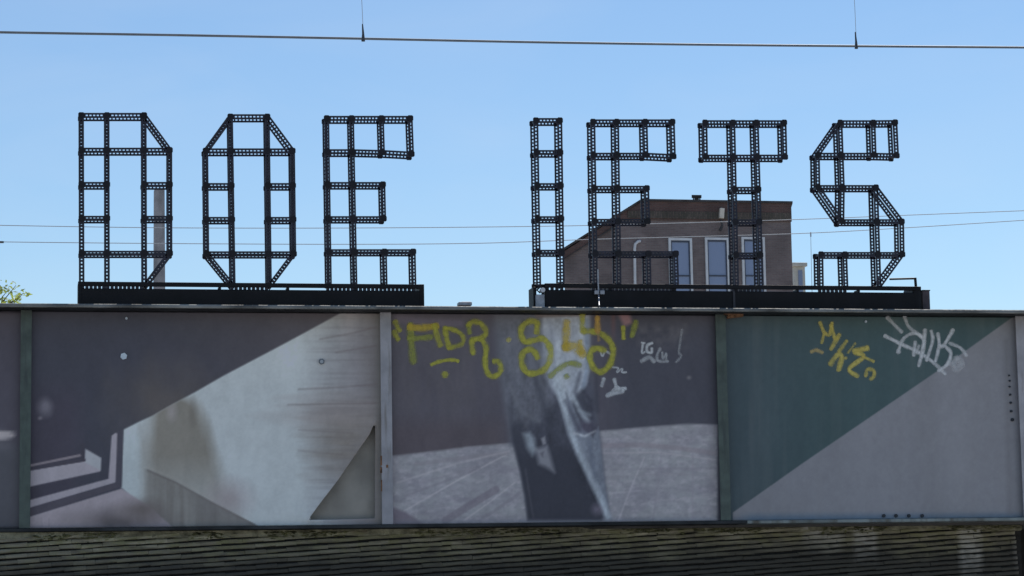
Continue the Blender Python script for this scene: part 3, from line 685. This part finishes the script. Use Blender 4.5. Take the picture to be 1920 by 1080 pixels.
mk('O', 'dark perforated steel letter O between the D and the first E', {'a':(385,388),'b':(432,437),'c':(501,505),'d':(547.5,551.5)}, R_(219,283,348,411.5,476,537),
   ['a2 a3 a4 a5', 'b1 b2 b3 b4 b5 b6', 'c1 c2 c3 c4 c5 c6', 'd2 d3 d4 d5', 'b1 c1', 'a2 b2 c2 d2', 'a3 b3', 'c3 d3', 'a4 b4', 'c4 d4', 'a5 b5 c5 d5', 'b1 a2', 'c1 d2', 'a5 b6', 'd5 c6'])
mk('E', 'dark perforated steel letter E at the end of the left word', {'a':(612.5,617.5),'b':(659,665.5),'c':(715,722),'d':(769,776)}, R_(222,284.5,346,410,472,537),
   ['a1 a2 a3 a4 a5 a6', 'b1 b2 b3 b4 b5 b6', 'c1 c2', 'c3 c4', 'c5 c6', 'd1 d2', 'd5 d6', 'a1 b1 c1 d1', 'a2 b2 c2 d2', 'a3 b3 c3', 'a4 b4 c4', 'a5 b5 c5 d5'],
   {'d2':(771.5,289), 'c2':(717,286)})
mk('I', 'narrow dark perforated steel letter I starting the right word', {'a':(1004.5,1010),'b':(1049.5,1054)}, R_(226,286,348,410,473,536),
   ['a1 a2 a3 a4 a5 a6', 'b1 b2 b3 b4 b5 b6', 'a1 b1', 'a2 b2', 'a3 b3', 'a4 b4', 'a5 b5'])
mk('E', 'dark perforated steel letter E between the I and the T', {'a':(1111.5,1116.5),'b':(1156,1160.5),'c':(1209.5,1217),'d':(1260.5,1268.5)}, R_(228.5,291,353,415,475.5,537),
   ['a1 a2 a3 a4 a5 a6', 'b1 b2 b3 b4 b5 b6', 'c1 c2', 'c3 c4', 'c5 c6', 'd1 d2', 'd5 d6', 'a1 b1 c1 d1', 'a2 b2 c2 d2', 'a3 b3 c3', 'a4 b4 c4', 'a5 b5 c5 d5'], {'d2':(1262.5,293.5)})
mk('T', 'dark perforated steel letter T in front of the brick building', {'a':(1321.5,1328),'b':(1374,1381),'c':(1418,1427),'d':(1470,1478)}, R_(230,294.5,355,416,478,537),
   ['b1 b2 b3 b4 b5 b6', 'c1 c2 c3 c4 c5 c6', 'a1 a2', 'd1 d2', 'a1 b1 c1 d1', 'a2 b2 c2 d2', 'b3 c3', 'b4 c4', 'b5 c5'])
mk('S', 'dark perforated steel letter S with cut corners, last letter of the sign', {'a':(1531,1540),'b':(1575,1586),'c':(1637,1647),'d':(1679,1694)}, R_(230,291,351.5,415.5,477,537),
   ['b1 b2 b3 b4', 'a2 a3', 'c1 c2', 'd1 d2', 'b1 c1 d1', 'a2 b2 c2 d2', 'a3 b3 c3', 'b4 c4 d4', 'c3 c4 c5 c6', 'd4 d5', 'a5 b5 c5 d5', 'a5 a6', 'b5 b6', 'b1 a2', 'a3 b4', 'c3 d4', 'd5 c6'],
   {'a2':(1532.5,291), 'a3':(1533.5,351.5), 'b4':(1578.5,415.5), 'd2':(1681,292), 'd1':(1678,229.5), 'd4':(1690.5,415.5), 'd5':(1691.5,477), 'a5':(1539,477), 'a6':(1540,537), 'c3':(1642,351.5), 'c4':(1644,415.5), 'c5':(1646,477), 'c6':(1648,537)})

# ------------------------------------------------------------------ the two black base beams
def base(label, x0, x1, yl, yr, ends):
    t = thing('letter_plinth', label, 'plinth', 'black plinths of the sign')
    Xa, Xb = X_at(x0, 550, -.05), X_at(x1, 550, -.05)
    zr = (at(x0, yl, -.05).z+at(x1, yr, -.05).z)/2
    m = MB(); m.box(Xa, Xb, -.05, .075, ZT+.004, zr-.058); m.build('base_beam', M['black'], t, .008)
    for Y0, Y1 in ((-.058, -.02),):
        m = MB(); m.box(Xa, Xb, Y0, Y1, zr-.034, zr+.010); m.build('top_rail', M['black'], t, .003)
    n = int((Xb-Xa)/.62)
    for i in range(n+1):
        x = Xa+.02+(Xb-Xa-.04)*i/n
        m = MB(); m.box(x-.014, x+.014, -.05, .07, zr-.0575, zr-.0345); m.build('rail_post', M['black'], t)
    for (ex0, ex1) in ends:                   # perforated strips below the letters
        m = MB(); e0, e1 = X_at(ex0, 545, -.05), X_at(ex1, 545, -.05); k = int((e1-e0)/.042)
        for i in range(k):
            x = e0+(e1-e0)*i/k; m.box(x, x+.033, -.045, -.02, zr-.0575, zr-.0343)
        m.build('perforated_strip', M['letter'], t)
    return t, Xa, Xb, zr
t1, a1, b1, z1 = base('long black base beam under the letters D O E', 148.5, 795, 532.5, 532.5, ((152,270),(432,505),(612,780)))
t2, a2, b2, z2 = base('long black base beam under the letters I E T S', 1022, 1727, 535, 537, ((1024,1060),(1110,1270),(1372,1430),(1535,1590)))
m = MB(); m.box(b1-.05, b1+.002, -.055, .285, ZT+.004, z1+.012); m.build('end_plate', M['black'], t1, .004)
m = MB(); m.box(a1-.012, a1+.025, -.056, .285, ZT+.004, z1+.012); m.build('end_plate', M['black'], t1, .004)
m = MB(); e = X_at(1000, 550, -.05); m.box(e, e+.035, -.05, .2, ZT+.004, z2-.03); m.box(e, a2+.03, .0, .04, z2-.03, z2+.008); m.build('end_post', M['black'], t2, .004)
m = MB(); m.box(b2-.09, b2+.003, -.056, .285, ZT+.004, z2+.012); m.build('end_plate', M['black'], t2, .03)
x = X_at(1376, 550, -.055); m = MB(); m.box(x-.012, x+.012, -.062, -.0515, ZT+.004, z2-.06); m.build('seam_strip', mat('seam_black', (.035,.033,.042), .5), t2)
x0, x1 = X_at(1668, 522, .1), X_at(1716, 522, .1); zz = Z_at(1695, 522, .1)
m = MB(); m.tube([(x0, .1, zz-.01), (x1, .1, zz)], .011); m.tube([(x1, .1, zz+.008), (x1+.005, .1, z2+.006)], .016); m.build('guard_bar', M['black'], t2)
c = at(1620, 529, .2); m = MB(); m.box(c.x-.13, c.x+.13, .18, .26, z2+.008, z2+.036); m.build('cable_tray', mat('teal_grey', (.09,.13,.14), .5), t2, .004)
bx = thing('control_box', 'small dull red brown box at the right end of the right base', 'box')
c0, c1 = at(1729.5, 571, .0), at(1743, 543.5, .0); m = MB(); m.box(c0.x+.006, c1.x, .0, .2, ZT+.003, c1.z-.012); m.build('housing', M['box_red'], bx, .004)
m = MB(); m.box(c0.x+.003, c1.x+.006, -.006, .206, c1.z-.012, c1.z); m.build('lid', M['black'], bx, .003)
bx = thing('junction_box', 'pale grey box with small white lamp under the letter I', 'box')
c0, c1 = at(1005.5, 571, -.1), at(1021, 552, -.1); m = MB(); m.box(c0.x, c1.x, -.1, .02, ZT+.003, c1.z); m.build('housing', M['galv'], bx, .006)
c = at(1018, 543.5, -.1); m = MB(); m.tube([(c.x, -.10, c.z), (c.x, -.04, c.z)], .026, 10); o = m.build('lamp_glass', M['white_paint'], bx)
m = MB(); m.tube([(c.x-.02, -.07, c.z-.03), (c.x-.06, -.07, c.z+.0), (c.x-.01, -.07, c.z+.05)], .010); m.tube([(c.x, -.07, c1.z), (c.x, -.07, c.z-.02)], .012); m.build('bracket', M['black'], bx)
cb = thing('power_cable', 'thin grey cable with junction fitting hanging over the right base below the second E', 'cable')
m = MB(); m.tube([at(1121, 505, -.075), at(1121.5, 530, -.075), at(1122.5, 552, -.075), at(1123.5, 573, -.37)], .008); m.build('cable', M['galv'], cb)
for px in (1118.5, 1129):
    c = at(px, 548.5, -.085); m = MB(); m.obox(c, (1,0,0), (0,0,1), (0,1,0), .024, .022, .02); m.build('fitting', M['galv'], cb, .006)

# ------------------------------------------------------------------ overhead wires
def catmull(pts, k=10): return smooth(pts, k)
def wire(name, label, pts, Y, r, m, group=None):
    t = thing(name, label, 'wire', group); b_ = MB(); b_.tube([at(x, y, Y) for x, y in catmull(pts)], r, 8); b_.build('cable', m, t, smooth=True); return t
YC = -9.0
cw = wire('contact_wire', 'thick dark overhead contact wire across the top of the sky', [(-120,57),(0,60.5),(340,66),(680,72.5),(1000,79),(1300,83.5),(1605,86.5),(1920,89),(2040,90)], YC, .0085, M['wire_near'])
for (xa, ya, xb, yb) in ((672,-80,681,72), (1596,-80,1605.5,86)):
    p, q = at(xa, ya, YC), at(xb, yb-12, YC); d = MB(); d.tube([p, p.lerp(q, .6)+Vector((.004,0,0)), q], .0019, 6); o = d.build('dropper_wire', M['wire_far'], cw)
    e = at(xb, yb, YC); d = MB(); d.tube([Vector((e.x-.004, YC, e.z+.10)), Vector((e.x, YC, e.z+.03)), Vector((e.x, YC, e.z-.02))], [.004, .008, .013], 8); d.build('dropper_clamp', M['wire'], o)
W2 = 'pair of thin wires behind the letters'
wire('catenary_wire', 'upper of two thin pale wires crossing behind the letters', [(-120,420),(0,422.5),(300,427),(650,427.5),(1000,424.5),(1205,420),(1481,412),(1700,403.5),(1920,395),(2040,390)], 14, .0062, M['wire_far'], W2)
lw = wire('catenary_wire', 'lower of two thin pale wires crossing behind the letters', [(-120,451.5),(0,453.5),(300,456.5),(650,458),(900,456),(1120,448.5),(1481,438.5),(1700,427),(1920,413),(2040,406)], 14, .0062, M['wire_far'], W2)
d = MB(); c = at(1, 454, 14); d.obox(c, (1,0,0), (0,0,1), (0,1,0), .05, .014, .02); d.build('clamp', M['wire'], lw)

# ------------------------------------------------------------------ brick building behind the right word
YB = 60.0
def brick_far(name, c1, c2, mort, sc=1.0, rot=False):
    m = bpy.data.materials.new(name); m.use_nodes = True; n = m.node_tree.nodes; L = m.node_tree.links; b_ = n['Principled BSDF']; b_.inputs['Roughness'].default_value = .9
    ge = n.new('ShaderNodeNewGeometry'); mp = n.new('ShaderNodeMapping'); L.new(ge.outputs['Position'], mp.inputs[0]); mp.inputs['Rotation'].default_value = (math.radians(90), 0, math.radians(90) if rot else 0)
    bt = n.new('ShaderNodeTexBrick'); L.new(mp.outputs[0], bt.inputs[0]); bt.inputs['Scale'].default_value = sc
    for k, v in (('Color1', c1), ('Color2', c2), ('Mortar', mort)): bt.inputs[k].default_value = (*v, 1)
    bt.inputs['Mortar Size'].default_value = .009; bt.inputs['Brick Width'].default_value = .22; bt.inputs['Row Height'].default_value = .065; bt.inputs['Bias'].default_value = -.1
    nz = n.new('ShaderNodeTexNoise'); nz.inputs['Scale'].default_value = .9; nz.inputs['Detail'].default_value = 6; L.new(ge.outputs['Position'], nz.inputs[0])
    mr = n.new('ShaderNodeMapRange'); mr.inputs[1].default_value = .3; mr.inputs[2].default_value = .7; mr.inputs[3].default_value = .72; mr.inputs[4].default_value = 1.25; L.new(nz.outputs['Fac'], mr.inputs[0])
    mx = n.new('ShaderNodeMix'); mx.data_type = 'RGBA'; mx.blend_type = 'MULTIPLY'; mx.inputs[0].default_value = 1; L.new(bt.outputs['Color'], mx.inputs[6]); L.new(mr.outputs[0], mx.inputs[7]); L.new(mx.outputs[2], b_.inputs['Base Color'])
    bp = n.new('ShaderNodeBump'); bp.inputs['Strength'].default_value = .4; bp.inputs['Distance'].default_value = .01; L.new(bt.outputs['Fac'], bp.inputs['Height']); bp.invert = True; L.new(bp.outputs[0], b_.inputs['Normal'])
    return m
M['brick_far'] = brick_far('brown_brick', (.165,.125,.122), (.205,.158,.152), (.19,.17,.165))
M['brick_par'] = brick_far('dark_parapet_brick', (.095,.052,.048), (.13,.072,.062), (.11,.085,.075))
M['brick_sol'] = brick_far('soldier_brick', (.075,.065,.05), (.13,.10,.085), (.06,.055,.05), 1.0, True)
bl = thing('brick_building', 'brown brick building with sloping gable and white framed windows behind the right word', 'building')
p = lambda x, y, dY=0: at(x, y, YB+dY)
def q2(x, y, dY=0): v = p(x, y, dY); return (v.x, v.z)
XB0, XB1 = p(1058, 500).x, p(1484, 450).x; zr = p(1340, 377).z; xk = p(1204, 377).x; ze = p(1058, 468).z
b = MB(); b.prism([(XB0, 0), (XB1, 0), (XB1, zr-.55), (XB0+.001, zr-.55)] if False else [(XB0, 0), (XB1, 0), (XB1, zr-.05), (xk, zr-.05), (XB0, ze-.06)], YB, YB+9); b.build('wall', M['brick_far'], bl)
zp = p(1340, 414).z; kx = xk-(zr-zp)*(xk-XB0)/(zr-ze)
b = MB(); b.prism([(kx, zp), (XB1+.012, zp), (XB1+.012, zr-.06), (xk, zr-.06)], YB-.07, YB-.002); b.build('parapet_wall', M['brick_par'], bl)
zs0, zs1 = p(1300, 411).z, p(1300, 398).z; kx2 = xk-(zr-zs1)*(xk-XB0)/(zr-ze)
b = MB(); b.box(kx2+.1, XB1-.02, YB-.10, YB-.072, zs0, zs1); b.build('soldier_course', M['brick_sol'], bl)
b = MB(); b.box(xk-.05, XB1+.05, YB-.13, YB+9.05, zr-.058, zr+.02); b.build('coping', M['roofing'], bl)
sl_ = Vector((xk-XB0, 0, zr-ze)).normalized()
b = MB(); b.prism([(XB0-.12, ze-.08), (XB0-.12, ze+.0), (xk-.06, zr+.02), (xk-.06, zr-.06)], YB-.16, YB+9.05); b.build('roof_verge', M['roofing'], bl)
h = .27
b = MB(); b.prism([(XB0-.03, ze-.09-h), (XB0-.03, ze-.09), (xk-.1, zr-.09), (kx+.02, zp-.0), (kx+.02, zp-.02), (xk-1.1, zr-.09-h-.62)], YB-.11, YB-.003); b.build('verge_brickwork', M['brick_par'], bl)
b = MB(); b.prism([(XB0-.03, ze-.105-h), (XB0-.03, ze-.095-h+.004), (xk-1.1, zr-.095-h-.62), (xk-1.1, zr-.165-h-.62)], YB-.14, YB-.004); b.build('verge_moulding', M['roofing'], bl)
gm = bpy.data.materials.new('window_glass'); gm.use_nodes = True; gb = gm.node_tree.nodes['Principled BSDF']; gb.inputs['Base Color'].default_value = (.23,.28,.42,1); gb.inputs['Roughness'].default_value = .12; gb.inputs['Specular IOR Level'].default_value = .6
tn = gm.node_tree.nodes.new('ShaderNodeTexNoise'); tn.inputs['Scale'].default_value = .6
bpn = gm.node_tree.nodes.new('ShaderNodeBump'); bpn.inputs['Strength'].default_value = .05; gm.node_tree.links.new(tn.outputs['Fac'], bpn.inputs['Height']); gm.node_tree.links.new(bpn.outputs[0], gb.inputs['Normal'])
def window(xa, xb, yt, yb):
    x0, x1 = p(xa, 490).x, p(xb, 490).x; z1_, z0_ = p((xa+xb)/2, yt).z, p((xa+xb)/2, yb).z; f = .085
    m = MB(); m.box(x0+f, x1-f, YB-.02, YB-.003, z0_+f, z1_-f); wn_ = m.build('window', gm, bl)
    m = MB()
    m.box(x0, x0+f, YB-.09, YB-.004, z0_, z1_); m.box(x1-f, x1, YB-.09, YB-.004, z0_, z1_); m.box(x0+f, x1-f, YB-.088, YB-.004, z1_-f, z1_); m.box(x0+f, x1-f, YB-.088, YB-.004, z0_, z0_+f)
    m.build('frame', M['white_paint'], wn_)
    s = .04; a, c, d, e = x0+f, x1-f, z0_+f, z1_-f
    m = MB(); m.box(a, a+s, YB-.06, YB-.021, d, e); m.box(c-s, c, YB-.06, YB-.021, d, e); m.box(a+s, c-s, YB-.058, YB-.021, e-s*1.6, e); zt = p(xa, 517).z
    m.box(a+s, c-s, YB-.058, YB-.021, zt-.025, zt+.025); m.build('sash', M['sash'], wn_)
    m = MB(); m.box(x0-.03, x1+.03, YB-.16, YB-.003, z0_-.09, z0_-.002); m.build('sill', M['concrete'], wn_)
for (xa, xb, yt) in ((1253.5,1297.5,447), (1322,1366.5,446), (1390.5,1434,445)): window(xa, xb, yt, 585)
b = MB(); b.tube([p(1191.5, 600, -.12), p(1190, 466, -.12), p(1191, 458, -.12), p(1196, 453, -.12), p(1200, 452, -.05)], .052, 10); tag(b.build('downpipe', M['white_paint'], bl), 'white downpipe with bent top')
b = MB(); c = p(1353, 400, -.18); b.obox(c, (.995,0,-.1), (.1,0,.995), (0,1,0), .085, .19, .09); o = b.build('wall_lamp', mat('cream_lamp', (.62,.56,.48), .5, 0, .1, 4), bl, .02)
b = MB(); b.tube([p(1352, 411, -.16), p(1354, 424, -.2), p(1350, 432, -.25)], [.03,.05,.06], 8); b.build('lamp_arm', M['roofing'], o)
b = MB(); c = p(1293, 371, 1.0); b.box(c.x-.09, c.x+.09, YB+.9, YB+1.1, zr, c.z+.03); b.box(c.x-.19, c.x+.19, YB+.85, YB+1.15, c.z+.02, c.z+.09); b.box(c.x-.15, c.x-.1, YB+.9, YB+1.0, zr, c.z+.02); b.box(c.x+.1, c.x+.15, YB+.9, YB+1.0, zr, c.z+.02); b.build('roof_vent', M['roofing'], bl)

for o_ in list(bl.children):
    for v in o_.data.vertices:
        if v.co.y > YB: v.co.x += (v.co.y-YB)*.27

# ------------------------------------------------------------------ things far behind
YQ = 40.0
ps = thing('concrete_post', 'tall grey concrete post behind the right stroke of the letter D', 'post')
c0, c1 = at(300, 540, YQ), at(298.5, 357, YQ); wl, wh = 10.5/ (F/66), 9.6/(F/66)
b = MB(); zb = 0; wb = wl+(wl-wh)*3
b.hexa([(c0.x-wb,YQ-wb,0),(c0.x+wb,YQ-wb,0),(c0.x+wb,YQ+wb,0),(c0.x-wb,YQ+wb,0),(c1.x-wh,YQ-wh,c1.z),(c1.x+wh,YQ-wh,c1.z),(c1.x+wh,YQ+wh,c1.z),(c1.x-wh,YQ+wh,c1.z)]); b.build('shaft', M['concrete'], ps, .01)
b = MB(); b.box(c1.x-wh*.55, c1.x+wh*.35, YQ-wh*.5, YQ+wh*.5, c1.z, c1.z+.055); b.build('cap', M['galv'], ps, .01)
YM = 70.0
cb_ = thing('rooftop_cabin', 'small pale cabin behind the lower left of the letter S', 'cabin')
c0, c1 = at(1490, 540, YM), at(1509, 500, YM)
b = MB(); b.box(c0.x, c1.x, YM, YM+3, 0, c1.z); b.build('wall', M['pale'], cb_)
b = MB(); b.box(c0.x-.1, c1.x+.08, YM-.12, YM+3.1, c1.z+.001, c1.z+.16); b.build('roof', M['pale'], cb_, .02)
b = MB(); b.box(c0.x+.35, c1.x-.3, YM-.02, YM-.002, c1.z-1.2, c1.z-.15); b.build('window', gm, cb_)
ms = thing('thin_mast', 'very thin mast standing left of the letter S behind the bridge', 'mast')
c0, c1 = at(1522.5, 545, 45), at(1520, 436, 45); b = MB(); b.tube([(c0.x, 45, 0), (c0.x, 45, c0.z), (c1.x, 45, c1.z)], [.03, .010, .007], 8); b.build('pole', M['wire_far'], ms)
b = MB(); b.obox((c1.x, 45, c1.z-.06), (1,0,0), (0,0,1), (0,1,0), .016, .07, .016); b.build('insulator', M['galv'], ms)

# tree whose outer twigs rise behind the girder at the left edge
YT = 12.0
def leaf_mat():
    m = bpy.data.materials.new('young_leaf'); m.use_nodes = True; n = m.node_tree.nodes; L = m.node_tree.links; b_ = n['Principled BSDF']
    oi = n.new('ShaderNodeNewGeometry'); nz = n.new('ShaderNodeTexNoise'); nz.inputs['Scale'].default_value = 5; L.new(oi.outputs['Position'], nz.inputs[0])
    rp = n.new('ShaderNodeValToRGB'); rp.color_ramp.elements[0].color = (.055,.085,.018,1); rp.color_ramp.elements[1].color = (.13,.16,.035,1); rp.color_ramp.elements[0].position = .35; rp.color_ramp.elements[1].position = .65
    L.new(nz.outputs['Fac'], rp.inputs[0]); L.new(rp.outputs[0], b_.inputs['Base Color']); b_.inputs['Roughness'].default_value = .5
    tr = n.new('ShaderNodeBsdfTranslucent'); tr.inputs[0].default_value = (.42,.50,.09,1); ms_ = n.new('ShaderNodeMixShader'); ms_.inputs[0].default_value = .5
    L.new(b_.outputs[0], ms_.inputs[1]); L.new(tr.outputs[0], ms_.inputs[2]); L.new(ms_.outputs[0], n['Material Output'].inputs[0]); return m
M['leaf'] = leaf_mat()
tr = thing('leafy_tree', 'yellow green tree top peeping over the girder at the left picture edge', 'tree')
c = at(-95, 640, YT); tz = c.z
b = MB(); b.tube([(c.x, YT, 0), (c.x+.05, YT, 1.6), (c.x-.02, YT, 3.0), (c.x+.02, YT, tz)], [.16, .13, .10, .05], 10)
tips = []
for (px, py) in ((4,541),(14,545),(26,562),(40,551),(44,549),(34,560),(10,562),(20,566),(30,535),(-30,540),(-60,525),(-110,530),(-150,560),(-20,575),(-80,560)):
    e = at(px, py, YT+random.uniform(-.3, .3)); tips.append(e); s = Vector((c.x, YT, tz-random.uniform(.3, 1.0))); mid = s.lerp(e, .55)+Vector((0,0,.10))
    b.tube([s, mid, e], [.03, .014, .004], 6)
b.build('trunk', M['bark'], tr)
lf = MB()
def leaf(c, r):
    a = Vector((random.gauss(0,1), random.gauss(0,1), random.gauss(0,.6))).normalized(); n_ = a.cross(Vector((random.gauss(0,1), random.gauss(0,1), random.gauss(0,1)))).normalized(); s = len(lf.v)
    lf.v.extend([tuple(c), tuple(c+a*r+n_*r*.42), tuple(c+a*r*2.1), tuple(c+a*r-n_*r*.42)]); lf.f.append((s, s+1, s+2, s+3))
def leaves(c, n, sp, r=.035):
    for _ in range(n): leaf(c+Vector((random.gauss(0,sp), random.gauss(0,sp), random.gauss(0,sp*.45))), r*random.uniform(.6, 1.3))
for i, e in enumerate(tips): leaves(e, (26, 22, 16, 14, 8, 18, 26, 34, 5)[i] if i < 9 else 60, .06 if i < 9 else .16)
for _ in range(60): leaves(Vector((c.x, YT, tz-.2))+Vector((random.gauss(-.2,.55), random.gauss(0,.55), random.gauss(-.35,.4))), 26, .16, .05)
lf.v = [v for v in lf.v]
lf.build('crown', M['leaf'], tr, recalc=False)
